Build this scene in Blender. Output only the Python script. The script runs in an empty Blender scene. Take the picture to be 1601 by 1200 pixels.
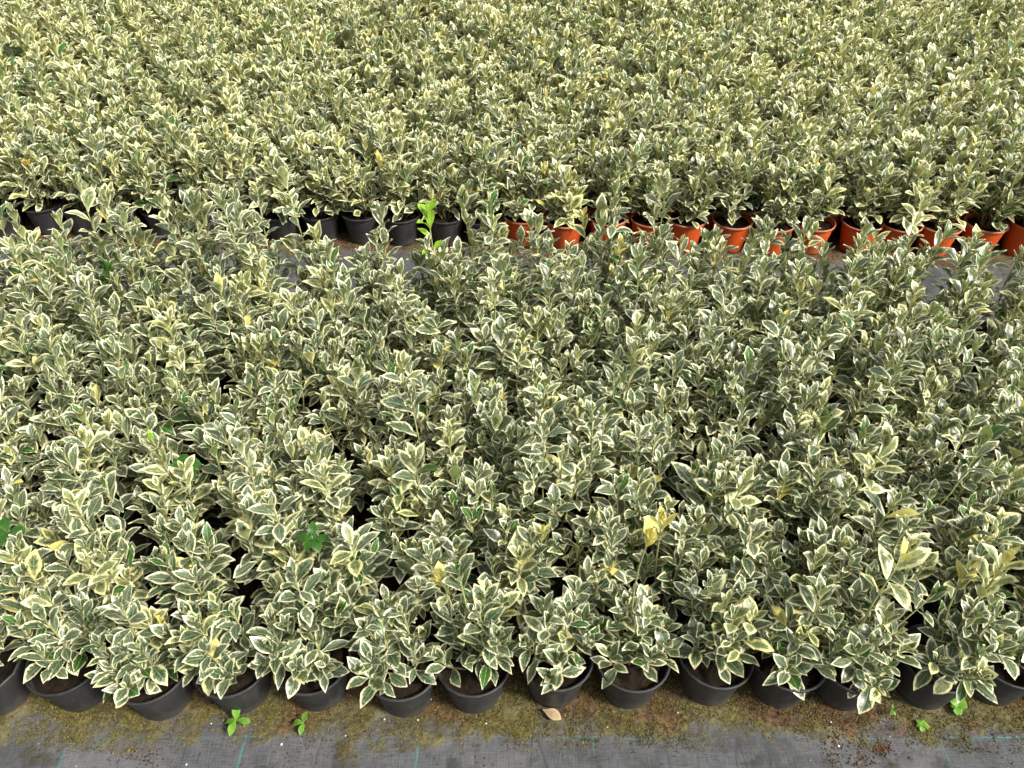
import bpy, math, random
import numpy as np
from mathutils import Matrix, Vector

R = math.radians
scene = bpy.context.scene
col = scene.collection

# ------------------------------------------------------------------ camera
IMG_W, IMG_H, FPX = 1601.0, 1200.0, 1200.0
CAM_H, PITCH = 1.416, R(41.0)
cam = bpy.data.cameras.new('camera')
cam.sensor_width = 36.0
cam.lens = 36.0 * FPX / IMG_W
cam.clip_start, cam.clip_end = 0.02, 400.0
cam_o = bpy.data.objects.new('camera', cam)
col.objects.link(cam_o)
cam_o.location = (0, 0, CAM_H)
cam_o.rotation_euler = (math.pi / 2 - PITCH, 0, 0)
scene.camera = cam_o

# ------------------------------------------------------------------ sky, sun, exposure
SUN_EL, SUN_AZ = R(45), R(120)          # azimuth measured clockwise from +Y: from the right, a little behind the camera
world = bpy.data.worlds.new('World')
scene.world = world
world.use_nodes = True
wn = world.node_tree
wn.nodes.clear()
sky = wn.nodes.new('ShaderNodeTexSky')
sky.sky_type = 'NISHITA'
sky.sun_disc = False
sky.sun_elevation = SUN_EL
sky.sun_rotation = SUN_AZ
sky.air_density, sky.dust_density, sky.ozone_density = 1.0, 4.0, 0.6
hsv = wn.nodes.new('ShaderNodeHueSaturation')
hsv.inputs['Saturation'].default_value = 0.22
bg = wn.nodes.new('ShaderNodeBackground')
bg.inputs['Strength'].default_value = 0.095
wo = wn.nodes.new('ShaderNodeOutputWorld')
wn.links.new(sky.outputs[0], hsv.inputs['Color'])
wn.links.new(hsv.outputs[0], bg.inputs['Color'])
wn.links.new(bg.outputs[0], wo.inputs['Surface'])

sl = bpy.data.lights.new('sun', 'SUN')
sl.energy = 2.8
sl.angle = R(12)
sl.color = (1.0, 0.94, 0.82)
so = bpy.data.objects.new('sun', sl)
col.objects.link(so)
sdir = Vector((math.sin(SUN_AZ) * math.cos(SUN_EL), math.cos(SUN_AZ) * math.cos(SUN_EL), math.sin(SUN_EL)))
so.rotation_euler = sdir.to_track_quat('Z', 'Y').to_euler()
so.location = sdir * 20

vs = scene.view_settings
vs.view_transform = 'Standard'
vs.look = 'None'
vs.gamma = 1.0
vs.use_curve_mapping = False
vs.exposure = 1.1
scene.cycles.use_adaptive_sampling = True
scene.cycles.adaptive_threshold = 0.04
scene.cycles.adaptive_min_samples = 20
scene.cycles.max_bounces = 3
scene.cycles.diffuse_bounces = 2
scene.cycles.glossy_bounces = 1
scene.cycles.transmission_bounces = 2

rng = np.random.default_rng(11)
rnd = random.Random(5)


def at(px, py, z=0.0):
    """photo pixel -> point where its ray meets the level z"""
    a = (px - IMG_W / 2) / FPX
    b = -(py - IMG_H / 2) / FPX
    dy = math.cos(PITCH) + b * math.sin(PITCH)
    dz = -math.sin(PITCH) + b * math.cos(PITCH)
    t = (z - CAM_H) / dz
    return Vector((a * t, dy * t, z))


def proj(p):
    x, y, z = p[0], p[1], p[2] - CAM_H
    zc = y * math.cos(PITCH) - z * math.sin(PITCH)
    yc = y * math.sin(PITCH) + z * math.cos(PITCH)
    return IMG_W / 2 + FPX * x / zc, IMG_H / 2 - FPX * yc / zc


# ------------------------------------------------------------------ node helpers
class NT:
    def __init__(self, name):
        self.mat = bpy.data.materials.new(name)
        self.mat.use_nodes = True
        self.t = self.mat.node_tree
        self.t.nodes.clear()
        self.out = self.t.nodes.new('ShaderNodeOutputMaterial')

    def n(self, kind, **kw):
        nd = self.t.nodes.new('ShaderNode' + kind)
        for k, v in kw.items():
            setattr(nd, k, v)
        return nd

    def link(self, a, b):
        self.t.links.new(a, b)

    def setin(self, nd, key, v):
        if v is None:
            return
        if isinstance(v, bpy.types.NodeSocket):
            self.link(v, nd.inputs[key])
        else:
            if isinstance(v, tuple) and len(v) == 3 and nd.inputs[key].type == 'RGBA':
                v = (*v, 1.0)
            nd.inputs[key].default_value = v

    def math(self, op, a, b=None, c=None, clamp=False):
        nd = self.n('Math', operation=op, use_clamp=clamp)
        self.setin(nd, 0, a)
        self.setin(nd, 1, b)
        self.setin(nd, 2, c)
        return nd.outputs[0]

    def step(self, x, lo, hi, a=0.0, b=1.0):
        nd = self.n('MapRange', interpolation_type='SMOOTHSTEP')
        self.setin(nd, 0, x)
        self.setin(nd, 1, lo)
        self.setin(nd, 2, hi)
        self.setin(nd, 3, a)
        self.setin(nd, 4, b)
        return nd.outputs[0]

    def lin(self, x, lo, hi, a=0.0, b=1.0):
        nd = self.n('MapRange')
        self.setin(nd, 0, x)
        self.setin(nd, 1, lo)
        self.setin(nd, 2, hi)
        self.setin(nd, 3, a)
        self.setin(nd, 4, b)
        return nd.outputs[0]

    def noise(self, vec, scale, detail=2.0, w=None, rough=0.55):
        nd = self.n('TexNoise', noise_dimensions='4D' if w is not None else '3D')
        self.setin(nd, 'Vector', vec)
        self.setin(nd, 'Scale', scale)
        self.setin(nd, 'Detail', detail)
        self.setin(nd, 'Roughness', rough)
        if w is not None:
            self.setin(nd, 'W', w)
        return nd.outputs['Fac']

    def mix(self, f, a, b, blend='MIX'):
        nd = self.n('MixRGB', blend_type=blend)
        self.setin(nd, 0, f)
        self.setin(nd, 1, a)
        self.setin(nd, 2, b)
        return nd.outputs[0]

    def scaled(self, vec, s):
        nd = self.n('VectorMath', operation='MULTIPLY')
        self.setin(nd, 0, vec)
        self.setin(nd, 1, s)
        return nd.outputs[0]

    def bump(self, h, strength, dist=0.001):
        nd = self.n('Bump')
        self.setin(nd, 'Height', h)
        self.setin(nd, 'Strength', strength)
        self.setin(nd, 'Distance', dist)
        return nd.outputs[0]

    def principled(self, colr, rough, spec=0.5, normal=None):
        nd = self.n('BsdfPrincipled')
        self.setin(nd, 'Base Color', colr)
        self.setin(nd, 'Roughness', rough)
        self.setin(nd, 'Specular IOR Level', spec)
        self.setin(nd, 'Normal', normal)
        return nd.outputs[0]


def leaf_material(name, margin, margin2, mid, dark, back, mlo, mhi, trans=0.18, rough=0.29):
    """margin band (two tones), feathered middle tone, dark centre; all in the leaf's own UV"""
    N = NT(name)
    uv = N.n('UVMap', uv_map='UVMap').outputs[0]
    sep = N.n('SeparateXYZ')
    N.link(uv, sep.inputs[0])
    u = N.math('ABSOLUTE', N.math('MULTIPLY_ADD', sep.outputs[0], 2.0, -1.0))
    v = sep.outputs[1]
    att = N.n('Attribute', attribute_name='rnd').outputs['Fac']
    oi = N.n('ObjectInfo').outputs['Random']
    r = N.math('FRACT', N.math('ADD', att, oi))
    r2 = N.math('FRACT', N.math('MULTIPLY', r, 7.31))
    r3 = N.math('FRACT', N.math('MULTIPLY', r, 23.7))
    w = N.math('POWER', N.math('SINE', N.math('MULTIPLY', v, math.pi)), 0.75)
    d = N.math('MULTIPLY', N.math('SUBTRACT', 1.0, u), w)
    d = N.math('MINIMUM', d, N.math('MULTIPLY', N.math('SUBTRACT', 1.0, v), 2.4))
    cu = N.n('CombineXYZ')
    N.setin(cu, 0, N.math('MULTIPLY', sep.outputs[0], 5.0))
    N.setin(cu, 1, N.math('MULTIPLY', v, 6.0))
    N.setin(cu, 2, N.math('MULTIPLY', r, 60.0))
    nz = N.noise(cu.outputs[0], 1.0, 1.0)
    # veins: streaks running obliquely from the midrib to the margin
    comb = N.n('CombineXYZ')
    N.setin(comb, 0, N.math('MULTIPLY', N.math('SUBTRACT', v, N.math('MULTIPLY', u, 0.22)), 17.0))
    N.setin(comb, 1, N.math('MULTIPLY', u, 2.2))
    N.setin(comb, 2, N.math('MULTIPLY', r2, 40.0))
    st = N.noise(comb.outputs[0], 1.0, 0.0)
    dn = N.math('ADD', d, N.math('MULTIPLY', N.math('SUBTRACT', nz, 0.5), 0.52))
    dn = N.math('ADD', dn, N.math('MULTIPLY', N.math('SUBTRACT', st, 0.5), 0.34))
    m = N.lin(r2, 0.0, 1.0, mlo, mhi)
    is_margin = N.math('SUBTRACT', 1.0, N.step(N.math('SUBTRACT', dn, m), -0.05, 0.06))
    is_dark = N.step(N.math('SUBTRACT', N.math('ADD', dn, N.math('MULTIPLY', N.math('SUBTRACT', st, 0.5), 0.9)), m), 0.10, 0.42)
    is_dark = N.math('MULTIPLY', is_dark, N.lin(r3, 0.0, 1.0, 0.45, 1.0))
    c_mid = N.mix(is_dark, mid, dark)
    c_mar = N.mix(N.step(r3, 0.45, 0.95), margin, margin2)
    c = N.mix(is_margin, c_mid, c_mar)
    rib = N.math('SUBTRACT', 1.0, N.step(u, 0.0, 0.09))
    c = N.mix(N.math('MULTIPLY', rib, 0.35), c, margin)
    val = N.lin(N.math('FRACT', N.math('MULTIPLY', r, 3.77)), 0.0, 1.0, 0.82, 1.12)
    cb = N.n('CombineXYZ')
    for i in range(3):
        N.setin(cb, i, val)
    c = N.mix(1.0, c, cb.outputs[0], 'MULTIPLY')
    cback = N.mix(is_margin, back, N.mix(0.25, c_mar, back))
    geo = N.n('NewGeometry')
    c = N.mix(geo.outputs['Backfacing'], c, cback)
    ro = N.lin(nz, 0.3, 0.7, rough - 0.06, rough + 0.12)
    ro = N.math('ADD', ro, N.math('MULTIPLY', geo.outputs['Backfacing'], 0.25))
    p = N.principled(c, ro, 0.5)
    tr = N.n('BsdfTranslucent')
    N.setin(tr, 'Color', N.mix(0.5, c, (0.42, 0.5, 0.10), 'MIX'))
    ms = N.n('MixShader')
    N.setin(ms, 0, trans)
    N.link(p, ms.inputs[1])
    N.link(tr.outputs[0], ms.inputs[2])
    N.link(ms.outputs[0], N.out.inputs['Surface'])
    return N.mat


CREAM, CREAM2 = (0.74, 0.74, 0.51), (0.72, 0.69, 0.38)
M = {}
M['var'] = leaf_material('leaf_cream_edged', CREAM, CREAM2, (0.150, 0.185, 0.105), (0.028, 0.064, 0.030), (0.25, 0.29, 0.115), 0.12, 0.33)
M['wide'] = leaf_material('leaf_yellow_cream_edged', (0.79, 0.77, 0.46), (0.77, 0.71, 0.31), (0.28, 0.31, 0.135), (0.06, 0.105, 0.04), (0.32, 0.33, 0.11), 0.24, 0.48)
M['dark'] = leaf_material('leaf_deep_green_cream_edged', CREAM, CREAM, (0.055, 0.145, 0.026), (0.025, 0.085, 0.013), (0.20, 0.27, 0.08), 0.09, 0.20, rough=0.28)
M['green'] = leaf_material('leaf_plain_green', (0.05, 0.16, 0.015), (0.06, 0.17, 0.015), (0.035, 0.125, 0.012), (0.022, 0.085, 0.010), (0.09, 0.18, 0.03), 0.05, 0.15, 0.2)
M['lime'] = leaf_material('leaf_lime', (0.42, 0.66, 0.06), (0.38, 0.62, 0.05), (0.30, 0.56, 0.03), (0.22, 0.48, 0.02), (0.28, 0.45, 0.06), 0.1, 0.2, 0.3)
M['yellow'] = leaf_material('leaf_yellow', (0.82, 0.75, 0.28), (0.80, 0.64, 0.14), (0.70, 0.61, 0.15), (0.34, 0.36, 0.08), (0.72, 0.63, 0.19), 0.35, 0.85, 0.22)
M['orange'] = leaf_material('leaf_orange', (0.74, 0.42, 0.07), (0.72, 0.36, 0.05), (0.66, 0.40, 0.08), (0.5, 0.3, 0.06), (0.6, 0.4, 0.1), 0.5, 0.8, 0.25)
M['weed'] = leaf_material('leaf_weed', (0.20, 0.40, 0.05), (0.22, 0.40, 0.05), (0.15, 0.34, 0.03), (0.10, 0.26, 0.02), (0.22, 0.40, 0.06), 0.05, 0.15, 0.3, 0.5)
M['dry'] = leaf_material('leaf_dry', (0.42, 0.33, 0.20), (0.40, 0.30, 0.17), (0.38, 0.28, 0.16), (0.28, 0.19, 0.11), (0.4, 0.32, 0.2), 0.2, 0.4, 0.1, 0.7)


def stem_material():
    N = NT('stem_bark')
    pos = N.n('TexCoord').outputs['Object']
    sep = N.n('SeparateXYZ')
    N.link(pos, sep.inputs[0])
    f = N.step(sep.outputs[2], 0.10, 0.24)
    c = N.mix(f, (0.13, 0.11, 0.06), (0.36, 0.38, 0.15))
    nz = N.noise(pos, 160.0, 2.0)
    c = N.mix(N.lin(nz, 0.35, 0.7, 0.0, 0.5), c, (0.16, 0.17, 0.07))
    N.link(N.principled(c, 0.55, 0.4), N.out.inputs['Surface'])
    return N.mat


M['stem'] = stem_material()


def pot_material(name, base, base2, dust, spec=0.4):
    N = NT(name)
    pos = N.n('TexCoord').outputs['Object']
    oi = N.n('ObjectInfo').outputs['Random']
    nz = N.noise(pos, 34.0, 4.0, w=N.math('MULTIPLY', oi, 30.0))
    streak = N.noise(N.scaled(pos, (70.0, 70.0, 9.0)), 1.0, 2.0, w=N.math('MULTIPLY', oi, 12.0))
    c = N.mix(N.lin(nz, 0.3, 0.7), base, base2)
    c = N.mix(N.math('MULTIPLY', oi, 0.22), c, dust)
    sep = N.n('SeparateXYZ')
    N.link(pos, sep.inputs[0])
    low = N.step(N.math('ADD', sep.outputs[2], N.math('MULTIPLY', nz, -0.03)), 0.022, -0.008)     # splashed dirt near the foot
    c = N.mix(N.math('MULTIPLY', low, 0.55), c, dust)
    c = N.mix(N.math('MULTIPLY', N.step(streak, 0.45, 0.75), 0.38), c, dust)
    ro = N.lin(nz, 0.3, 0.7, 0.42, 0.66)
    N.link(N.principled(c, ro, spec, N.bump(nz, 0.15, 0.001)), N.out.inputs['Surface'])
    return N.mat


M['black_pot'] = pot_material('black_pot_plastic', (0.013, 0.014, 0.016), (0.021, 0.022, 0.025), (0.060, 0.057, 0.052))
M['orange_pot'] = pot_material('orange_pot_plastic', (0.50, 0.062, 0.006), (0.56, 0.085, 0.010), (0.34, 0.10, 0.035), 0.25)
M['orange_rim'] = pot_material('orange_pot_rim_plastic', (0.40, 0.10, 0.04), (0.46, 0.14, 0.07), (0.36, 0.25, 0.19))


def soil_material():
    N = NT('potting_soil')
    pos = N.n('TexCoord').outputs['Object']
    oi = N.n('ObjectInfo').outputs['Random']
    w = N.math('MULTIPLY', oi, 20.0)
    a = N.noise(pos, 90.0, 4.0, w=w)
    b = N.noise(pos, 28.0, 3.0, w=w)
    c = N.mix(N.lin(a, 0.3, 0.7), (0.004, 0.003, 0.002), (0.022, 0.013, 0.008))
    c = N.mix(N.math('MULTIPLY', N.step(b, 0.56, 0.72), 0.6), c, (0.07, 0.06, 0.022))
    N.link(N.principled(c, 0.95, 0.2, N.bump(a, 0.9, 0.006)), N.out.inputs['Surface'])
    return N.mat


M['soil'] = soil_material()

# ------------------------------------------------------------------ layout of the beds
POT_RIM, POT_BASE, POT_H = 0.0705, 0.049, 0.106
# front edge of every pot's foot as seen in the photograph
FRONT = [(-12, 1122), (118, 1114), (247, 1127), (372, 1117), (495, 1113), (632, 1122), (742, 1116), (868, 1107),
         (985, 1109), (1112, 1104), (1224, 1108), (1325, 1112), (1455, 1110), (1563, 1104)]
front_row = []
for px, py in FRONT:
    p = at(px, py)
    front_row.append((p.x, p.y + POT_BASE))
SP = (front_row[-1][0] - front_row[0][0]) / (len(front_row) - 1)
YF = sum(p[1] for p in front_row) / len(front_row)
pr = at(900, 390)
YR = pr.y + POT_BASE


def rear_y(x):
    a, b = at(410, 379), at(1395, 401)
    return a.y + (x - a.x) / (b.x - a.x) * (b.y - a.y) + POT_BASE


ROW = 0.124
N_FRONT_ROWS = 9
BACK = N_FRONT_ROWS - 1
YB_END = YF + ROW * (N_FRONT_ROWS - 1)

# ------------------------------------------------------------------ ground
def ground_material():
    N = NT('weed_mat')
    pos = N.n('TexCoord').outputs['Object']
    sep = N.n('SeparateXYZ')
    N.link(pos, sep.inputs[0])
    X, Y = sep.outputs[0], sep.outputs[1]
    big = N.noise(pos, 3.2, 4.0)
    mid = N.noise(pos, 14.0, 5.0, rough=0.62)
    fine = N.noise(pos, 120.0, 3.0)
    wx = N.noise(N.scaled(pos, (34.0, 420.0, 1.0)), 1.0, 2.0)
    wy = N.noise(N.scaled(pos, (420.0, 34.0, 1.0)), 1.0, 2.0)
    weave = N.math('ADD', N.math('MULTIPLY', wx, 0.5), N.math('MULTIPLY', wy, 0.5))
    c = N.mix(N.lin(weave, 0.36, 0.64), (0.044, 0.046, 0.051), (0.100, 0.103, 0.111))
    c = N.mix(N.step(big, 0.45, 0.70, 0.0, 0.5), c, (0.145, 0.147, 0.153))
    c = N.mix(N.step(mid, 0.52, 0.66, 0.0, 0.8), c, (0.034, 0.036, 0.039))
    # teal marker threads of the woven mat, worn away in places
    def thread(coord, off, pitch, wid, vec):
        q = N.math('ADD', coord, N.math('MULTIPLY', N.math('SUBTRACT', N.noise(pos, 5.0, 1.0), 0.5), 0.016))
        f = N.math('FRACT', N.math('DIVIDE', N.math('ADD', q, off), pitch))
        dd = N.math('MULTIPLY', N.math('ABSOLUTE', N.math('SUBTRACT', f, 0.5)), pitch)
        on = N.math('SUBTRACT', 1.0, N.step(dd, wid * 0.4, wid))
        wear = N.step(N.noise(N.scaled(pos, vec), 1.0, 3.0), 0.40, 0.62)
        return N.math('MULTIPLY', on, wear)
    yt = at(800, 1152).y
    xt = at(95, 1185).x
    t1 = thread(Y, 0.16 - yt, 0.32, 0.0026, (7.0, 40.0, 1.0))
    t2 = thread(X, 0.16 - xt, 0.32, 0.0032, (40.0, 13.0, 1.0))
    th = N.math('MAXIMUM', t1, t2)
    c = N.mix(N.math('MULTIPLY', th, 0.6), c, (0.05, 0.19, 0.18))
    # seams / creases
    cr = N.math('ABSOLUTE', N.math('SUBTRACT', N.noise(N.scaled(pos, (9.0, 1.3, 1.0)), 1.0, 1.0), 0.5))
    c = N.mix(N.step(cr, 0.006, 0.0, 0.0, 0.6), c, (0.03, 0.03, 0.03))
    # moss and washed-out soil along and between the pots
    nE = N.math('MULTIPLY', N.math('SUBTRACT', mid, 0.5), 0.24)
    nB = N.math('MULTIPLY', N.math('SUBTRACT', N.noise(pos, 6.0, 2.0), 0.5), 0.10)
    ye = N.math('ADD', N.math('ADD', Y, nE), nB)
    inF = N.math('MULTIPLY', N.step(ye, YF - 0.118, YF - 0.062), N.step(ye, YB_END + 0.13, YB_END + 0.09))
    inR = N.step(N.math('SUBTRACT', ye, N.math('MULTIPLY', X, (rear_y(1) - rear_y(-1)) / 2)), rear_y(0) - 0.125, rear_y(0) - 0.075)
    moss = N.math('MAXIMUM', inF, inR)
    mc = N.mix(N.lin(fine, 0.3, 0.7), (0.034, 0.029, 0.009), (0.135, 0.118, 0.038))
    mc = N.mix(N.step(N.noise(pos, 9.0, 3.0), 0.50, 0.66), mc, (0.125, 0.112, 0.056))
    brown = N.mix(N.lin(fine, 0.35, 0.65), (0.030, 0.017, 0.009), (0.14, 0.075, 0.035))
    soilm = N.step(N.math('ADD', N.noise(pos, 8.0, 4.0), N.math('MULTIPLY', N.step(ye, YF - 0.09, YF - 0.01), 0.16)), 0.55, 0.66)
    mc = N.mix(soilm, mc, brown)
    damp = N.step(N.noise(pos, 7.0, 5.0, rough=0.65), 0.48, 0.62)
    c = N.mix(N.math('MULTIPLY', damp, 0.55), c, (0.030, 0.031, 0.031))
    mc = N.mix(N.math('MULTIPLY', N.step(N.noise(pos, 17.0, 4.0), 0.48, 0.62), 0.6), mc, (0.040, 0.030, 0.014))
    c = N.mix(N.math('MULTIPLY', moss, N.lin(fine, 0.25, 0.5, 0.75, 1.0)), c, mc)
    # scattered grime specks
    spk = N.step(N.noise(pos, 55.0, 2.0), 0.66, 0.72)
    c = N.mix(N.math('MULTIPLY', spk, 0.6), c, (0.035, 0.026, 0.018))
    h = N.math('ADD', N.math('MULTIPLY', weave, 0.5), N.math('MULTIPLY', N.math('MULTIPLY', moss, fine), 2.0))
    nrm = N.bump(h, 0.6, 0.003)
    nrm2 = N.n('Bump')
    N.setin(nrm2, 'Height', mid)
    N.setin(nrm2, 'Strength', 0.35)
    N.setin(nrm2, 'Distance', 0.012)
    N.link(nrm, nrm2.inputs['Normal'])
    N.link(N.principled(c, 0.8, 0.3, nrm2.outputs[0]), N.out.inputs['Surface'])
    return N.mat


def make_ground():
    xs = np.concatenate([[-60, -20, -8, -4], np.arange(-2.2, 2.21, 0.025), [4, 8, 20, 60]])
    ys = np.concatenate([[-40, -10, -3, -1], np.arange(0.2, 2.61, 0.025), [4, 8, 20, 80]])
    gx, gy = np.meshgrid(xs, ys)
    gz = -0.0025 + 0.0012 * np.sin(gx * 9 + 2 * np.sin(gy * 7)) + 0.0009 * np.sin(gy * 15 + gx * 5) + 0.0004 * np.sin(gx * 41 + gy * 33)
    v = np.stack([gx.ravel(), gy.ravel(), gz.ravel()], 1)
    nx, ny = len(xs), len(ys)
    i = np.arange(nx * ny).reshape(ny, nx)
    f = np.stack([i[:-1, :-1].ravel(), i[:-1, 1:].ravel(), i[1:, 1:].ravel(), i[1:, :-1].ravel()], 1)
    me = bpy.data.meshes.new('ground')
    me.from_pydata(v.tolist(), [], f.tolist())
    me.polygons.foreach_set('use_smooth', [True] * len(me.polygons))
    me.materials.append(ground_material())
    o = bpy.data.objects.new('ground', me)
    col.objects.link(o)
    o['kind'] = 'structure'
    return o


make_ground()

# ------------------------------------------------------------------ leaf meshes
def leaf_arrays(r, nl, nw, length=1.0, width=None, droop=None, fold=None, twist=None):
    """a blade along +Y, upper side +Z, unit length; returns verts, quads, uvs per vert"""
    width = width if width is not None else r.uniform(0.36, 0.51)
    droop = droop if droop is not None else r.uniform(-0.05, 0.5)
    fold = fold if fold is not None else r.uniform(0.10, 0.42)
    twist = twist if twist is not None else r.uniform(-0.35, 0.35)
    belly = r.uniform(0.52, 0.62)
    V, UV = [], []
    ph = r.uniform(0, 6)
    tipx, wave = r.uniform(0.15, 0.60), r.uniform(0.008, 0.035)
    asym = r.uniform(-0.06, 0.06)
    for i in range(nl + 1):
        t = i / nl
        s = t ** (math.log(0.5) / math.log(belly))
        w = 0.5 * width * (math.sin(math.pi * s) ** (0.72 + tipx * t)) if 0 < t < 1 else 0.0
        if t == 0:
            w = 0.03
        if t == 1:
            w = 0.012
        ang = droop * (t ** 1.4)
        y = t * math.cos(ang * 0.6) * 0.98
        z = -math.sin(ang) * t * 0.55 + 0.05 * math.sin(math.pi * t)
        tw = twist * t
        for j in range(nw + 1):
            q = -1 + 2 * j / nw
            x = q * w * (1 + asym * (1 if q > 0 else -1))
            zz = abs(x) * fold + wave * math.sin(ph + t * 11 + q * 2.5) * abs(q)
            V.append((x * math.cos(tw) - zz * math.sin(tw), y, z + x * math.sin(tw) + zz * math.cos(tw)))
            UV.append((0.5 + 0.5 * q, t))
    F = []
    k = nw + 1
    for i in range(nl):
        for j in range(nw):
            a = i * k + j
            F.append((a, a + 1, a + k + 1, a + k))
    return np.array(V), np.array(F), np.array(UV)


def mesh_from(name, V, F, UV=None, mats=(), rndv=None, fmat=None, smooth=True):
    me = bpy.data.meshes.new(name)
    V = np.asarray(V, dtype=np.float32)
    F = np.asarray(F, dtype=np.int32)
    nf, k = F.shape
    me.vertices.add(len(V))
    me.vertices.foreach_set('co', V.ravel())
    me.loops.add(nf * k)
    me.loops.foreach_set('vertex_index', F.ravel())
    me.polygons.add(nf)
    me.polygons.foreach_set('loop_start', np.arange(0, nf * k, k, dtype=np.int32))
    me.polygons.foreach_set('loop_total', np.full(nf, k, dtype=np.int32))
    for m in mats:
        me.materials.append(m)
    if fmat is not None:
        me.polygons.foreach_set('material_index', np.asarray(fmat, dtype=np.int32))
    me.polygons.foreach_set('use_smooth', np.full(nf, smooth, dtype=bool))
    if UV is not None:
        l = me.uv_layers.new(name='UVMap')
        l.data.foreach_set('uv', np.asarray(UV, dtype=np.float32)[F.ravel()].ravel())
    if rndv is not None:
        a = me.attributes.new('rnd', 'FLOAT', 'FACE')
        a.data.foreach_set('value', np.broadcast_to(np.asarray(rndv, dtype=np.float32), (nf,)).copy())
    me.update(calc_edges=True)
    return me


LEAF, LEAF_LOW = {}, []
for cls, n in (('var', 34), ('wide', 20), ('dark', 10), ('green', 4), ('lime', 4), ('yellow', 5), ('orange', 3)):
    LEAF[cls] = []
    for i in range(n):
        V, F, UV = leaf_arrays(rnd, 6, 4)
        LEAF[cls].append(mesh_from('leaf', V, F, UV, [M[cls]], rnd.random()))
for i in range(24):
    LEAF_LOW.append(leaf_arrays(rnd, 4, 2))


# ------------------------------------------------------------------ pots and soil
def lathe(profile, seg):
    V, F = [], []
    for (r, z) in profile:
        for k in range(seg):
            a = 2 * math.pi * k / seg
            V.append((r * math.cos(a), r * math.sin(a), z))
    for i in range(len(profile) - 1):
        for k in range(seg):
            a, b = i * seg + k, i * seg + (k + 1) % seg
            F.append((a, b, b + seg, a + seg))
    return np.array(V), np.array(F)


rp, bp, hp = POT_RIM, POT_BASE, POT_H
body_prof = [(0.004, 0.004), (bp - 0.004, 0.004), (bp - 0.003, 0.0), (bp, 0.001), (bp + 0.0012, 0.006)]
for t in (0.25, 0.5, 0.75, 0.93):
    body_prof.append((bp + (rp - 0.004 - bp) * t, hp * t))
body_prof += [(rp - 0.0055, hp * 0.93 + 0.001), (rp - 0.011, hp * 0.70), (rp - 0.018, hp * 0.4)]
rim_prof = [(rp - 0.0038, hp * 0.925), (rp - 0.0012, hp * 0.93), (rp - 0.0004, hp * 0.955), (rp, hp * 0.99), (rp - 0.0008, hp),
            (rp - 0.0042, hp), (rp - 0.0052, hp * 0.985), (rp - 0.0056, hp * 0.93)]


def pot_mesh(pm, rm, seg):
    v, f = lathe(body_prof, seg)
    b = mesh_from('pot', v, f, None, [pm])
    v, f = lathe(rim_prof, seg)
    r = mesh_from('rim', v, f, None, [rm])
    return b, r


POTS = {'black': pot_mesh(M['black_pot'], M['black_pot'], 36), 'orange': pot_mesh(M['orange_pot'], M['orange_rim'], 36)}


def soil_mesh(r):
    V, F = [(0, 0, 0.093 + r.uniform(-0.002, 0.004))], []
    rings, seg = 5, 16
    for i in range(1, rings + 1):
        rad = 0.0635 * i / rings
        for k in range(seg):
            a = 2 * math.pi * k / seg
            V.append((rad * math.cos(a), rad * math.sin(a), 0.0905 + r.uniform(-0.0022, 0.0030) - 0.002 * (i == rings)))
    for i in range(rings):
        for k in range(seg):
            k2 = (k + 1) % seg
            if i == 0:
                F.append((0, 1 + k, 1 + k2, 1 + k2))
            else:
                a, b = 1 + (i - 1) * seg, 1 + i * seg
                F.append((a + k, b + k, b + k2, a + k2))
    me = bpy.data.meshes.new('soil')
    me.from_pydata(V, [], [tuple(dict.fromkeys(f)) for f in F])
    me.materials.append(M['soil'])
    return me


SOIL = [soil_mesh(rnd) for _ in range(6)]
SOIL_Z = 0.088


# ------------------------------------------------------------------ growing a shrub
def tube(points, r0, r1, seg=5):
    P = [Vector(p) for p in points]
    n = len(P)
    V, F = [], []
    for i in range(n):
        d = (P[min(i + 1, n - 1)] - P[max(i - 1, 0)]).normalized()
        a = d.cross(Vector((0.31, 0.93, 0.12))).normalized()
        b = d.cross(a)
        r = r0 + (r1 - r0) * i / (n - 1)
        for k in range(seg):
            t = 2 * math.pi * k / seg
            V.append(P[i] + a * (r * math.cos(t)) + b * (r * math.sin(t)))
    for i in range(n - 1):
        for k in range(seg):
            k2 = (k + 1) % seg
            F.append((i * seg + k, i * seg + k2, (i + 1) * seg + k2, (i + 1) * seg + k))
    return np.array([tuple(v) for v in V]), np.array(F)


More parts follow.
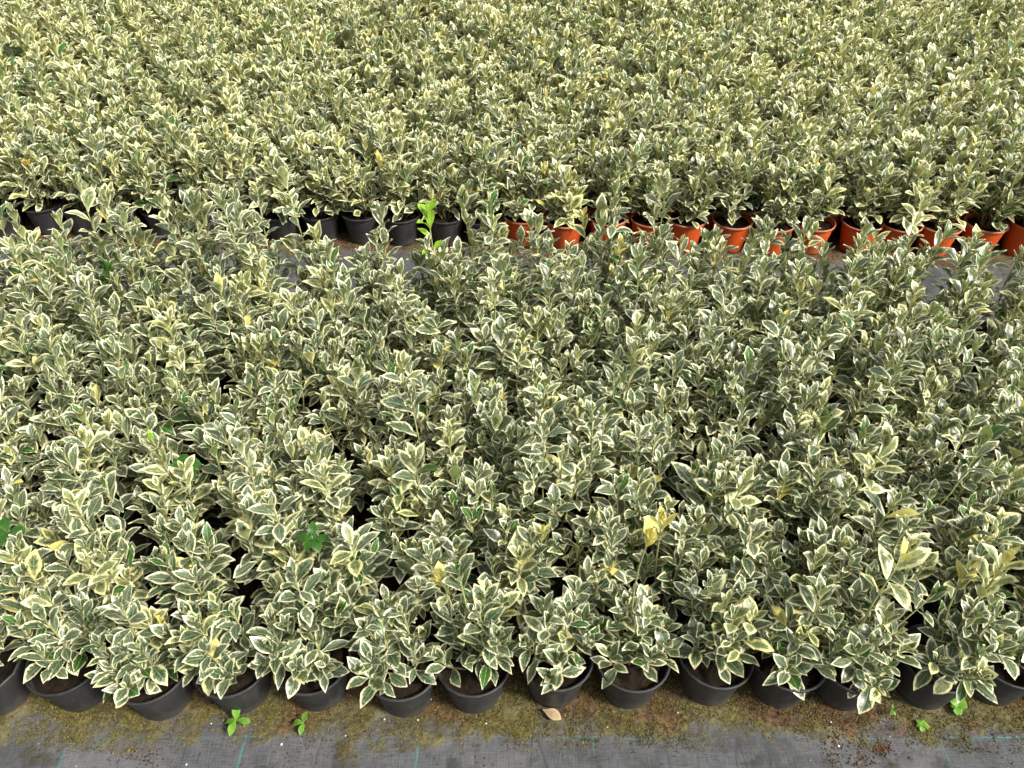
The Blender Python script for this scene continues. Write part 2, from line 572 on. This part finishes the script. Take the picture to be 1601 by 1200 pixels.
def grow_shoot(r, base, tip, bulge, first, cls_of, size=1.0, spacing=0.022, top_only=None, upright=0.0):
    """returns polyline points and a list of leaves (4x4 matrix, class)"""
    base, tip = Vector(base), Vector(tip)
    ax = tip - base
    L = ax.length
    side = Vector((ax.x, ax.y, 0.0))
    side = side.normalized() if side.length > 1e-6 else Vector((1.0, 0, 0))
    perp = Vector((-side.y, side.x, 0))
    wob, wph = r.uniform(-0.006, 0.006), r.uniform(0, 6)

    def P(t):
        return base + ax * t + side * (bulge * math.sin(math.pi * t)) + perp * (wob * (math.sin(wph + 5 * t) - math.sin(wph)))
    pts = [P(t) for t in (0, 0.2, 0.4, 0.6, 0.8, 1.0)]
    leaves = []
    # nodes from the tip downwards, internodes growing longer
    s, gap, k = L, 0.004, 0
    phi = r.uniform(0, 2 * math.pi)
    while s > first and (top_only is None or k < top_only):
        t = s / L
        p = P(t)
        d = (P(t + 0.01) - P(t - 0.01)).normalized()
        a = d.cross(Vector((0.2, 0.97, 0.1))).normalized()
        b = d.cross(a)
        # angle between leaf and stem: buds stand up, old leaves spread
        ang = R(min(76, 14 + 9.6 * k - upright * 8)) + r.gauss(0, 0.17)
        ln = size * (0.52, 0.80, 0.97, 1.03, 1.04, 1.0)[min(k, 5)] * 0.0535 * r.uniform(0.78, 1.16)
        for h in (0, 1):
            if k > 3 and r.random() < 0.12:
                continue
            az = phi + math.pi * h + r.gauss(0, 0.22)
            rad = a * math.cos(az) + b * math.sin(az)
            an = ang + r.gauss(0, 0.14)
            Y = d * math.cos(an) + rad * math.sin(an)
            up = rad * -math.cos(an) + d * math.sin(an) + Vector((0.0, 0.0, 0.25))
            Z = (up - Y * up.dot(Y)).normalized()
            X = Y.cross(Z)
            ll = ln * r.uniform(0.88, 1.12)
            lx = ll * r.uniform(0.86, 1.14)
            o = p + rad * 0.0016
            leaves.append((Matrix(((X.x * lx, Y.x * ll, Z.x * ll, o.x), (X.y * lx, Y.y * ll, Z.y * ll, o.y), (X.z * lx, Y.z * ll, Z.z * ll, o.z), (0, 0, 0, 1))), cls_of(k)))
        k += 1
        gap = min(spacing * r.uniform(0.85, 1.25), gap + 0.006)
        s -= gap
        phi += math.pi / 2 + r.gauss(0, 0.18)
    return pts, leaves


def grow_plant(r, hgt, shoots, front, yellowness, size=1.0, low=0.35, nodes=7):
    """list of shoots, each (points, leaves)"""
    res = []
    a0 = r.uniform(0, 6.28)
    greenish = r.random() < 0.16
    lx, ly = r.gauss(0, 0.012), r.gauss(0, 0.012)
    for s in range(shoots):
        az = a0 + 2.39996 * s + r.gauss(0, 0.25)
        q = math.sqrt((s + 0.4) / shoots)
        spread = q * (0.074 if front else 0.069) * r.uniform(0.8, 1.15)
        h = hgt * (1.0 - (0.55 if front else 0.38) * q ** 1.6) * r.uniform(0.84, 1.14)
        if r.random() < 0.16:
            h *= 1.22
        h = max(h, 0.050)
        base = (0.016 * q * math.cos(az), 0.016 * q * math.sin(az), SOIL_Z)
        tip = (spread * math.cos(az) + lx, spread * math.sin(az) + ly, SOIL_Z + h)
        L = math.dist(base, tip)
        first = 0.026 if front else L * low
        sy = r.random() < yellowness

        def cls_of(k, sy=sy):
            v = r.random()
            if v < (0.15 if greenish else 0.045):
                return 'dark'
            if v > 0.994:
                return 'yellow'
            if sy and v < 0.75:
                return 'wide'
            return 'wide' if v > 0.94 else 'var'
        res.append(grow_shoot(r, base, tip, r.uniform(0.0, 0.016), first, cls_of, size, top_only=None if front else nodes))
    return res


def cap(i):
    w = ['first', 'second', 'third', 'fourth', 'fifth', 'sixth', 'seventh', 'eighth', 'ninth', 'tenth', 'eleventh', 'twelfth', 'thirteenth',
         'fourteenth', 'fifteenth', 'sixteenth', 'seventeenth', 'eighteenth', 'nineteenth']
    t = {2: 'twenty', 3: 'thirty', 4: 'forty'}
    if i <= 19:
        return w[i - 1]
    d, u = divmod(i, 10)
    return t[d].replace('ty', 'tieth') if u == 0 else t[d] + '-' + w[u - 1]


def link(name, data, parent):
    o = bpy.data.objects.new(name, data)
    o.parent = parent
    col.objects.link(o)
    return o


def build_plant(spec):
    root = bpy.data.objects.new('potted_shrub', None)
    root.empty_display_size = 0.05
    col.objects.link(root)
    root.location = (spec['x'], spec['y'], 0.0)
    root['label'] = spec['label']
    root['category'] = 'potted shrub'
    root['group'] = spec['group']
    pm, rm = POTS[spec['pot']]
    pot = link('pot', pm, root)
    pot.rotation_euler = (0, 0, rnd.uniform(0, 6.28))
    link('rim', rm, pot)
    so_ = link('soil', rnd.choice(SOIL), root)
    so_.rotation_euler = (0, 0, rnd.uniform(0, 6.28))
    for pts, leaves in spec['shoots']:
        v, f = tube(pts, 0.0024, 0.0012)
        st = link('stem', mesh_from('stem', v, f, None, [M['stem']]), root)
        for m, cls in leaves:
            lf = link('leaf', rnd.choice(LEAF[cls]), st)
            lf.matrix_basis = m
    return root


# ------------------------------------------------------------------ where every shrub stands
specs = []


def in_frame(x, y, z, pad):
    u, v = proj((x, y, z))
    return -pad < u < IMG_W + pad and v < IMG_H + 60


x_first, x_last = front_row[0][0], front_row[-1][0]
ext = [(x_first - SP * (k + 1), YF + rnd.uniform(-0.01, 0.01)) for k in range(5)][::-1] + front_row + \
      [(x_last + SP * (k + 1), YF + rnd.uniform(-0.01, 0.01)) for k in range(5)]
for row in range(N_FRONT_ROWS):
    for (x, y) in ext:
        px_ = x + (SP * 0.5 if row % 2 else 0.0)
        py_ = (y if row < 2 else YF + (y - YF) * 0.4) + row * ROW
        if row:
            px_ += rnd.gauss(0, 0.009)
            py_ += rnd.gauss(0, 0.009)
        left = max(0.0, min(1.0, 0.5 - px_ * 0.55))
        h = (0.198 if row == 0 else 0.212 + 0.0112 * row + 0.008 * (row >= BACK - 1) + 0.075 * left * (row / BACK) ** 1.5) * (rnd.uniform(0.86, 1.14) if row > 1 else rnd.uniform(0.93, 1.12)) * (0.72 if row > 1 and rnd.random() < 0.02 else 1.0)
        specs.append(dict(bed='near', row=row, x=px_, y=py_, pot='black', h=h, front=row == 0,
                          yel=0.03 + 0.17 * left + 0.2 * max(0.0, px_ - 0.45), vis=in_frame(px_, py_, 0.25, 40)))
SPR = 0.1435
row, y_off = 0, 0.0
while rear_y(0) + row * ROW < 5.1:
    half = 2.2 + 0.36 * row * ROW * 2
    n = int(half / SPR)
    for k in range(-n, n + 1):
        px_ = k * SPR + (SPR * 0.5 if row % 2 else 0.0) + rnd.gauss(0, 0.006) + 0.045
        py_ = rear_y(px_) + row * ROW + rnd.gauss(0, 0.010)
        uu, vv = proj((px_, py_, 0.3))
        far = (py_ - 2.3) / 2.0
        edge = abs(uu - 760) / 800
        yel = 0.50 + 0.40 * max(0, far) * min(1.2, edge) + 0.22 * max(0, far)
        specs.append(dict(bed='far', row=row, x=px_, y=py_, pot='orange' if proj((px_, py_, 0.05))[0] > 796 else 'black',
                          h=(0.215 if row == 0 else 0.225) * rnd.uniform(0.88, 1.12), front=row == 0, yel=yel, vis=in_frame(px_, py_, 0.25, 22)))
    row += 1

seen = [s for s in specs if s['vis']]
single = [s for s in seen if s['bed'] == 'near']
for s in sorted((s for s in seen if s['bed'] == 'far'), key=lambda s: s['row']):
    if len([t for t in single]) >= 300 and s['row'] > single[-1]['row']:
        break
    single.append(s)
chosen = set(map(id, single))
rest = [s for s in specs if id(s) not in chosen]

for s in specs:
    if id(s) in chosen:
        s['shoots'] = grow_plant(rnd, s['h'], rnd.randint(9, 11) if s['row'] > 1 else rnd.randint(10, 12) if s['row'] else rnd.randint(12, 14), s['front'], s['yel'],
                                 (0.88 if s['row'] == 0 else 0.95) if s['bed'] == 'near' else 1.10, *((0.15, 11) if s['row'] < 2 or s['bed'] == 'near' and s['row'] >= BACK - 1 else (0.30, 8)))

# labels: rows counted from the viewer, places counted from the left edge of the photograph
for bed in ('near', 'far'):
    rows = sorted({s['row'] for s in single if s['bed'] == bed})
    for rw in rows:
        line = sorted((s for s in single if s['bed'] == bed and s['row'] == rw), key=lambda s: s['x'])
        for i, s in enumerate(line):
            pos = 'leftmost' if i == 0 else 'rightmost' if i == len(line) - 1 else cap(i + 1) + ' from the left'
            if bed == 'near' and rw == 0:
                s['label'] = f'cream-edged shrub in black pot on the front edge of near bed, {pos}'
            elif bed == 'near':
                s['label'] = f'cream-edged shrub inside near bed, {cap(rw + 1)} row from the front, {pos}'
            elif rw == 0:
                s['label'] = f"cream-edged shrub in {s['pot']} pot on the front edge of far bed, {pos}"
            else:
                s['label'] = f'cream-edged shrub inside far bed, {cap(rw + 1)} row from the front, {pos}'
            s['group'] = 'potted shrubs of the near bed' if bed == 'near' else 'potted shrubs of the far bed'

# ------------------------------------------------------------------ single shoots one can point at in the photograph
def special(px, py, bed, row, cls, text=None, top=None, size=1.0, nodes=6, h=None, lean=0.05):
    """a shoot whose tip shows at (px, py), grown by the shrub of that row it stands over"""
    b = -(py - IMG_H / 2) / FPX
    dep = (math.sin(PITCH) - b * math.cos(PITCH)) / (math.cos(PITCH) + b * math.sin(PITCH))
    rows = {}
    for s in single:
        if s['bed'] == bed and (row is None or s['row'] == row):
            rows.setdefault(s['row'], []).append(s)
    # the row over which the tip would stand at a likely height
    cand = min(rows.values(), key=lambda c: abs(CAM_H - dep * sum(q['y'] for q in c) / len(c) - (0.39 if bed == 'near' else 0.36)))
    h = CAM_H - dep * sum(q['y'] for q in cand) / len(cand)
    tip = at(px, py, h)
    s = min(cand, key=lambda s: (s['x'] - tip.x) ** 2 + (s['y'] - tip.y) ** 2)
    base = (rnd.uniform(-0.01, 0.01), rnd.uniform(-0.01, 0.01), SOIL_Z)
    t = (tip.x - s['x'], tip.y - s['y'], h)
    L = math.dist(base, t)
    n_top = top if top is not None else nodes

    def cls_of(k):
        if isinstance(cls, str):
            return cls if k < n_top else 'var'
        return cls[min(k, len(cls) - 1)]
    s['shoots'].append(grow_shoot(rnd, base, t, rnd.uniform(-0.01, 0.02), 0.05, cls_of, size, spacing=0.030, top_only=nodes, upright=1.5))
    if text:
        s['label'] = text


special(668, 330, 'near', BACK, 'lime', 'tall shrub with bright lime green shoot at the back of near bed', nodes=6, size=0.9)
for px, py in ((122, 288), (438, 268), (300, 312), (596, 330), (724, 308), (20, 330), (215, 352), (940, 330), (1042, 284), (1105, 372), (1195, 352),
               (1352, 362), (1480, 368), (1290, 392), (800, 392), (510, 395)):
    special(px, py, 'near', BACK, ('var', 'dark', 'var', 'var', 'wide') if rnd.random() < 0.6 else 'var', nodes=10, size=1.1)
special(912, 336, 'near', BACK, ('yellow', 'yellow', 'wide', 'wide'), 'shrub with pale yellow top shoot at the back of near bed', nodes=5, size=0.8)
special(968, 384, 'near', BACK, ('yellow', 'wide', 'yellow', 'wide'), nodes=6, size=0.9)
special(170, 420, 'near', None, ('green', 'dark', 'green', 'dark'), nodes=5)
special(268, 600, 'near', None, ('var', 'dark', 'var', 'dark'), nodes=6, size=1.05)
special(238, 690, 'near', None, ('lime', 'var', 'var', 'wide', 'wide'), nodes=7, size=1.0)
special(432, 538, 'near', None, ('green', 'var', 'var'), nodes=6)
special(640, 620, 'near', None, 'var', nodes=8, size=1.05)
special(735, 605, 'near', None, ('wide', 'var', 'var', 'wide'), nodes=8, size=1.05)
special(775, 665, 'near', None, ('dark', 'var', 'var'), nodes=6, size=1.1)
special(1290, 650, 'near', None, ('dark', 'var', 'dark', 'dark', 'var'), nodes=7, size=1.08)
special(1085, 735, 'near', None, ('dark', 'dark', 'var', 'var'), nodes=6, size=1.05)
special(1385, 690, 'near', None, ('var', 'wide', 'var', 'wide', 'wide'), nodes=9, size=1.1)
special(1540, 690, 'near', None, ('dark', 'dark', 'var', 'var'), nodes=6, size=1.05)
special(560, 580, 'near', None, ('dark', 'dark', 'var', 'var'), nodes=6, size=1.1)
special(1035, 812, 'near', None, ('yellow', 'yellow', 'yellow', 'wide'), 'shrub with pale yellow leaf cluster low in the middle of near bed', nodes=4, size=1.0)
special(1018, 838, 'near', None, ('yellow', 'yellow', 'yellow', 'wide'), nodes=3, size=1.0)
special(848, 832, 'near', None, ('yellow', 'wide', 'yellow', 'var'), nodes=4, size=0.8)
special(690, 905, 'near', None, ('yellow', 'yellow', 'yellow', 'wide'), 'shrub with bright yellow leaves close to the front edge of near bed', nodes=4, size=0.8)
special(1520, 890, 'near', None, ('wide', 'yellow', 'wide', 'yellow', 'wide'), 'shrub with many yellow leaves near right end of near bed', nodes=6, size=0.85)
special(1570, 870, 'near', None, ('wide', 'yellow', 'wide', 'wide'), nodes=6, size=1.0)
special(1420, 860, 'near', None, ('wide', 'wide', 'yellow', 'wide'), nodes=6, size=1.0)
special(718, 893, 'near', None, ('green', 'var', 'var'), nodes=4)
special(1460, 930, 'near', None, ('green', 'var', 'var'), 'cream-edged shrub topped by plain green leaves near right front corner of near bed', nodes=4)
special(530, 955, 'near', None, ('green', 'green', 'var'), 'cream-edged shrub topped by plain green leaves at left front of near bed', nodes=4)
special(594, 248, 'far', None, ('yellow', 'yellow', 'yellow', 'wide'), 'shrub with bright yellow shoot behind the black pots of far bed', nodes=5, size=0.9)
special(850, 262, 'far', None, ('yellow', 'wide', 'yellow', 'yellow'), 'shrub with yellow shoot above the first orange pots of far bed', nodes=5, size=0.85)
special(40, 255, 'far', None, ('orange', 'orange', 'yellow', 'wide'), 'shrub with orange dying leaves at left end of far bed', nodes=5, size=0.8)
special(690, 226, 'far', None, ('yellow', 'wide'), nodes=4, size=0.8)
special(1272, 250, 'far', None, ('yellow', 'wide', 'yellow', 'wide'), nodes=5, size=0.85)
special(1475, 272, 'far', None, ('yellow', 'wide', 'wide'), nodes=4, size=0.8)
special(853, 143, 'far', None, ('yellow', 'yellow', 'wide'), nodes=4, size=0.8)
# a large yellow leaf lying on the front-row foliage
special(258, 978, 'near', None, ('yellow', 'var', 'var'), 'cream-edged shrub with one large yellow leaf on the front edge of near bed', nodes=2, size=1.0)

for s in single:
    build_plant(s)

# ------------------------------------------------------------------ the shrubs too far back to be told apart: one mass
def build_mass(items):
    mats = [M['var'], M['wide'], M['dark'], M['yellow'], M['stem'], M['black_pot'], M['orange_pot'], M['soil']]
    idx = {'var': 0, 'wide': 1, 'dark': 2, 'yellow': 3}
    pv, pf = lathe([(bp, 0.0), (rp - 0.003, hp * 0.92), (rp, hp), (rp - 0.005, hp), (rp - 0.008, hp * 0.85), (0.002, hp * 0.86)], 12)
    pm = np.array([5] * 12 * 4 + [7] * 12)

    def template(yel, front, n, size=1.28):
        VV, FF, UU, MM, off = [pv], [pf], [np.zeros((len(pv), 2))], [pm], len(pv)
        LR = [np.full(len(pf), -1.0)]
        for pts, leaves in grow_plant(rnd, 0.225 * rnd.uniform(0.9, 1.1), n, front, yel, size):
            v, f = tube(pts[::2] + [pts[-1]], 0.0022, 0.0012, 3)
            VV.append(v); FF.append(f + off); UU.append(np.zeros((len(v), 2))); MM.append(np.full(len(f), 4)); LR.append(np.full(len(f), -1.0)); off += len(v)
            for m, cls in leaves:
                lv, lf, lu = rnd.choice(LEAF_LOW)
                m = np.array(m)
                w = lv @ m[:3, :3].T + m[:3, 3]
                VV.append(w); FF.append(lf + off); UU.append(lu); MM.append(np.full(len(lf), idx[cls])); LR.append(np.full(len(lf), rnd.random())); off += len(w)
        return [np.concatenate(q) for q in (VV, FF, UU, MM, LR)]
    T = [[template(y, False, 10, 1.2) for _ in range(9)] for y in (0.25, 0.45, 0.65, 0.85)]
    TF = [template(0.3, True, 10) for _ in range(4)]
    TH = [template(0.5, False, 6) for _ in range(4)]
    TN = [template(0.15, False, 9, 0.92) for _ in range(5)]
    TNF = [template(0.15, True, 11, 0.88) for _ in range(3)]
    VV, FF, UU, RR, MM, off = [], [], [], [], [], 0
    for s in items:
        if s['bed'] == 'near':
            tv, tf, tu, tm, tr = rnd.choice(TNF if s['front'] else TN)
        elif s['front']:
            tv, tf, tu, tm, tr = rnd.choice(TF)
        elif s['y'] > 4.7 or not s['vis']:
            tv, tf, tu, tm, tr = rnd.choice(TH)
        else:
            tv, tf, tu, tm, tr = rnd.choice(T[min(3, max(0, int(round((s['yel'] - 0.25) / 0.2 + rnd.uniform(-0.4, 0.4)))))])
        a = rnd.uniform(0, 6.283)
        rot = np.array(((math.cos(a), -math.sin(a), 0), (math.sin(a), math.cos(a), 0), (0, 0, 1.0)))
        v = tv @ rot.T * np.array((1, 1, rnd.uniform(0.86, 1.14)))
        VV.append(v + np.array((s['x'], s['y'], 0.0))); FF.append(tf + off); UU.append(tu)
        RR.append((tr + rnd.random()) % 1.0)
        MM.append(np.where((tm == 5) & (s['pot'] == 'orange'), 6, tm)); off += len(v)
    me = mesh_from('shrub_mass', np.concatenate(VV), np.concatenate(FF), np.concatenate(UU), mats, np.concatenate(RR), np.concatenate(MM))
    o = bpy.data.objects.new('shrub_mass', me)
    col.objects.link(o)
    o['kind'] = 'stuff'
    o['label'] = 'mass of cream-edged potted shrubs filling the far bed to the back'
    o['category'] = 'shrubs'
    return o


build_mass(rest)

# ------------------------------------------------------------------ moss, crumbs and grit on the mat
def grit_material(name, a, b):
    N = NT(name)
    att = N.n('Attribute', attribute_name='rnd').outputs['Fac']
    N.link(N.principled(N.mix(att, a, b), 0.9, 0.2), N.out.inputs['Surface'])
    return N.mat


def ground_z(x, y):
    return -0.0025 + 0.0012 * math.sin(x * 9 + 2 * math.sin(y * 7)) + 0.0009 * math.sin(y * 15 + x * 5) + 0.0004 * math.sin(x * 41 + y * 33)


def lump(x, y):
    return math.sin(x * 23 + 1.7 * math.sin(y * 31)) + math.sin(y * 47 + x * 13) + math.sin(x * 61 - y * 29)


def clear_of_pots(x, y):
    return all((x - a) ** 2 + (y - b) ** 2 > (POT_BASE + 0.003) ** 2 for a, b in ext)


def scatter(name, label, cat, mat, count, place, build):
    V, F, RN = [], [], []
    n = tries = 0
    while n < count and tries < count * 8:
        tries += 1
        got = place()
        if got is None:
            continue
        x, y = got
        v, f = build(x, y, ground_z(x, y))
        o = len(V)
        V += v
        F += [tuple(o + i for i in q) for q in f]
        RN += [rnd.random()] * len(f)
        n += 1
    o = bpy.data.objects.new(name, mesh_from(name, V, F, None, [mat], np.array(RN), smooth=False))
    col.objects.link(o)
    o['kind'] = 'stuff'
    o['label'] = label
    o['category'] = cat
    return o


def tuft(x, y, z):
    v, f = [], []
    for _ in range(3):
        a = rnd.uniform(0, 6.28)
        h, w = rnd.uniform(0.0012, 0.0042), rnd.uniform(0.0006, 0.0013)
        dx, dy = math.cos(a), math.sin(a)
        lx, ly = rnd.gauss(0, 0.0022), rnd.gauss(0, 0.0022)
        ox, oy = x + rnd.gauss(0, 0.0015), y + rnd.gauss(0, 0.0015)
        o = len(v)
        v += [(ox - dx * w, oy - dy * w, z - 0.0005), (ox + dx * w, oy + dy * w, z - 0.0005), (ox + lx, oy + ly, z + h)]
        f.append((o, o + 1, o + 2))
    return v, f


def crumb(sz):
    def b(x, y, z):
        s = sz * rnd.uniform(0.4, 1.3)
        v = []
        for d in ((1, 0, 0), (0, 1, 0), (-1, 0, 0), (0, -1, 0), (0, 0, 1), (0, 0, -0.6)):
            k = s * rnd.uniform(0.6, 1.3)
            v.append((x + d[0] * k, y + d[1] * k, z + s * 0.4 + d[2] * k * 0.8))
        return v, [(0, 1, 4), (1, 2, 4), (2, 3, 4), (3, 0, 4), (1, 0, 5), (2, 1, 5), (3, 2, 5), (0, 3, 5)]
    return b


def moss_spot():
    x = rnd.uniform(-1.05, 1.05)
    y = rnd.uniform(YF - 0.125, YF + 0.06)
    edge = (y - (YF - 0.10)) / 0.04 + 0.35 * lump(x, y) + 0.5 * math.sin(x * 7 + 1)
    if edge < rnd.uniform(-0.4, 1.2) or lump(x * 2.1, y * 2.3) < -1.1 or not clear_of_pots(x, y):
        return None
    return x, y


def crumb_spot():
    c = rnd.random()
    if c < 0.62:
        ax, ay = rnd.choice(ext)
        a = rnd.uniform(math.pi, 2 * math.pi)
        d = POT_BASE + 0.003 + abs(rnd.gauss(0, 0.014))
        x, y = ax + math.cos(a) * d, ay + math.sin(a) * d
    elif c < 0.88:
        px, py, sx, sy = rnd.choice(((1305, 1162, 9, 20), (1348, 1185, 12, 14), (1382, 1170, 8, 5), (215, 1180, 22, 9), (470, 1165, 40, 25), (1330, 1115, 40, 8)))
        p = at(px + rnd.gauss(0, sx), py + rnd.gauss(0, sy))
        x, y = p.x, p.y
    else:
        x, y = rnd.uniform(-1, 1), rnd.uniform(0.5, YF - 0.05)
    return (x, y) if clear_of_pots(x, y) and abs(x) < 1.2 else None


scatter('moss', 'olive moss growing on the mat along the front pots', 'moss', grit_material('moss_green', (0.050, 0.042, 0.011), (0.215, 0.185, 0.055)), 16000, moss_spot, tuft)
scatter('soil_crumbs', 'brown soil crumbs scattered at the feet of the pots', 'soil', grit_material('crumb_brown', (0.022, 0.012, 0.007), (0.150, 0.080, 0.040)), 2600, crumb_spot, crumb(0.0017))
PERL = [(440, 1163), (291, 1194), (601, 1124), (653, 1125), (884, 1117), (1060, 1113), (1300, 1128), (674, 1092), (1268, 1187), (118, 1196), (1392, 1150), (540, 1150),
        (1345, 1180), (1312, 1165), (950, 1135), (760, 1130), (1085, 1128), (330, 1130)]
_it = iter([at(*p) for p in PERL])


def perl_spot():
    p = next(_it, None)
    return (p.x, p.y) if p is not None else None


scatter('perlite_grains', 'white perlite grains lying on the mat', 'perlite', grit_material('perlite_white', (0.60, 0.59, 0.55), (0.78, 0.77, 0.74)), len(PERL), perl_spot, crumb(0.0022))


# ------------------------------------------------------------------ weeds and a fallen leaf
def weed(px, py, label, h, leaves, length, width=0.45, mat='weed', z0=0.0, tilt=20, stem=0.0009):
    p = at(px, py, z0 + h)
    root = bpy.data.objects.new('weed_seedling', None)
    root.empty_display_size = 0.02
    col.objects.link(root)
    root.location = (p.x, p.y, z0 if z0 else ground_z(p.x, p.y))
    root['label'] = label
    root['category'] = 'weed'
    root['group'] = 'weeds among the pots'
    v, f = tube([(0, 0, -0.002), (0.001, 0, h * 0.5), (0, 0, h)], stem, stem * 0.7, 6)
    link('stem', mesh_from('stem', v, f, None, [M[mat]], 0.3), root)
    for az, sc, el, zf in leaves:
        V, F, UV = leaf_arrays(rnd, 7, 4, width=width * rnd.uniform(0.92, 1.08), droop=rnd.uniform(0.2, 0.6), fold=0.12)
        lf = link('leaf', mesh_from('leaf', V, F, UV, [M[mat]], rnd.random()), root)
        lf.location = (0, 0, h * zf)
        lf.rotation_euler = (R(el), 0, R(az))
        lf.scale = (length * sc,) * 3
    return root


weed(369, 1124, 'bright green four-leaved weed seedling on moss before the fourth pot', 0.018,
     [(5, 1.25, 38, 1), (-98, 1.05, 5, 0.95), (172, 1.2, 12, 1), (95, 0.95, -8, 0.9), (-40, 0.4, 30, 1)], 0.026, 0.46)
weed(474, 1130, 'small bright green weed seedling at edge of the mossy patch', 0.016,
     [(-15, 1.1, 40, 1), (80, 1.15, 5, 0.95), (170, 1.1, -5, 0.9)], 0.019, 0.55)
weed(1396, 1108, 'tiny upright green weed between two pots at right', 0.014, [(150, 1.0, 10, 1), (0, 0.8, 60, 1), (200, 0.8, 0, 0.9)], 0.014, 0.4)
weed(1497, 1104, 'low weed cluster with round bright green leaves beside pot', 0.012,
     [(160, 1.1, 8, 1), (190, 1.0, 0, 0.9), (-70, 1.5, 10, 1), (-55, 1.7, 22, 0.8), (20, 1.4, 30, 1), (60, 0.8, 12, 0.9), (-120, 0.8, 6, 0.9)], 0.015, 0.85)
weed(1442, 1132, 'faint pale weed with tiny leaves flat on the mat', 0.006,
     [(30, 1.2, 5, 1), (160, 1.2, 4, 1), (-60, 1.2, 4, 1), (-100, 1.4, 2, 1), (100, 1.0, 3, 1)], 0.011, 0.7)
weed(288, 728, 'dark green weed with broad lobed leaves inside near bed', 0.19,
     [(a, rnd.uniform(0.8, 1.1), e, z) for a, e, z in ((20, 25, 1), (100, 15, 1), (190, 18, 0.98), (275, 10, 1), (60, -5, 0.92), (140, -5, 0.92), (235, 0, 0.94), (320, 5, 0.93))],
     0.032, 0.75, 'green', 0.12, stem=0.0016)
weed(490, 842, 'deep green weed with yellowish leaf tips inside near bed', 0.19,
     [(a, 1.0, e, 1) for a, e in ((10, 40), (85, 12), (165, 15), (-95, 12), (-150, 6))], 0.033, 0.55, 'green', 0.10, stem=0.0016)
weed(12, 832, 'green weed leaves at left edge of near bed', 0.20,
     [(a, 1.0, e, 1) for a, e in ((30, 35), (100, 10), (180, 15), (-80, 15))], 0.033, 0.6, 'green', 0.11, stem=0.0016)

p = at(862, 1118)
V, F, UV = leaf_arrays(rnd, 8, 4, width=0.55, droop=0.25, fold=0.15, twist=0.2)
fl = bpy.data.objects.new('fallen_leaf', mesh_from('fallen_leaf', V * 0.040, F, UV, [M['dry']], 0.4))
col.objects.link(fl)
fl.location = (p.x - 0.016, p.y + 0.010, 0.003)
fl.rotation_euler = (R(4), R(4), R(-118))
fl['label'] = 'dry tan fallen leaf lying on moss before a black pot'
fl['category'] = 'leaf'
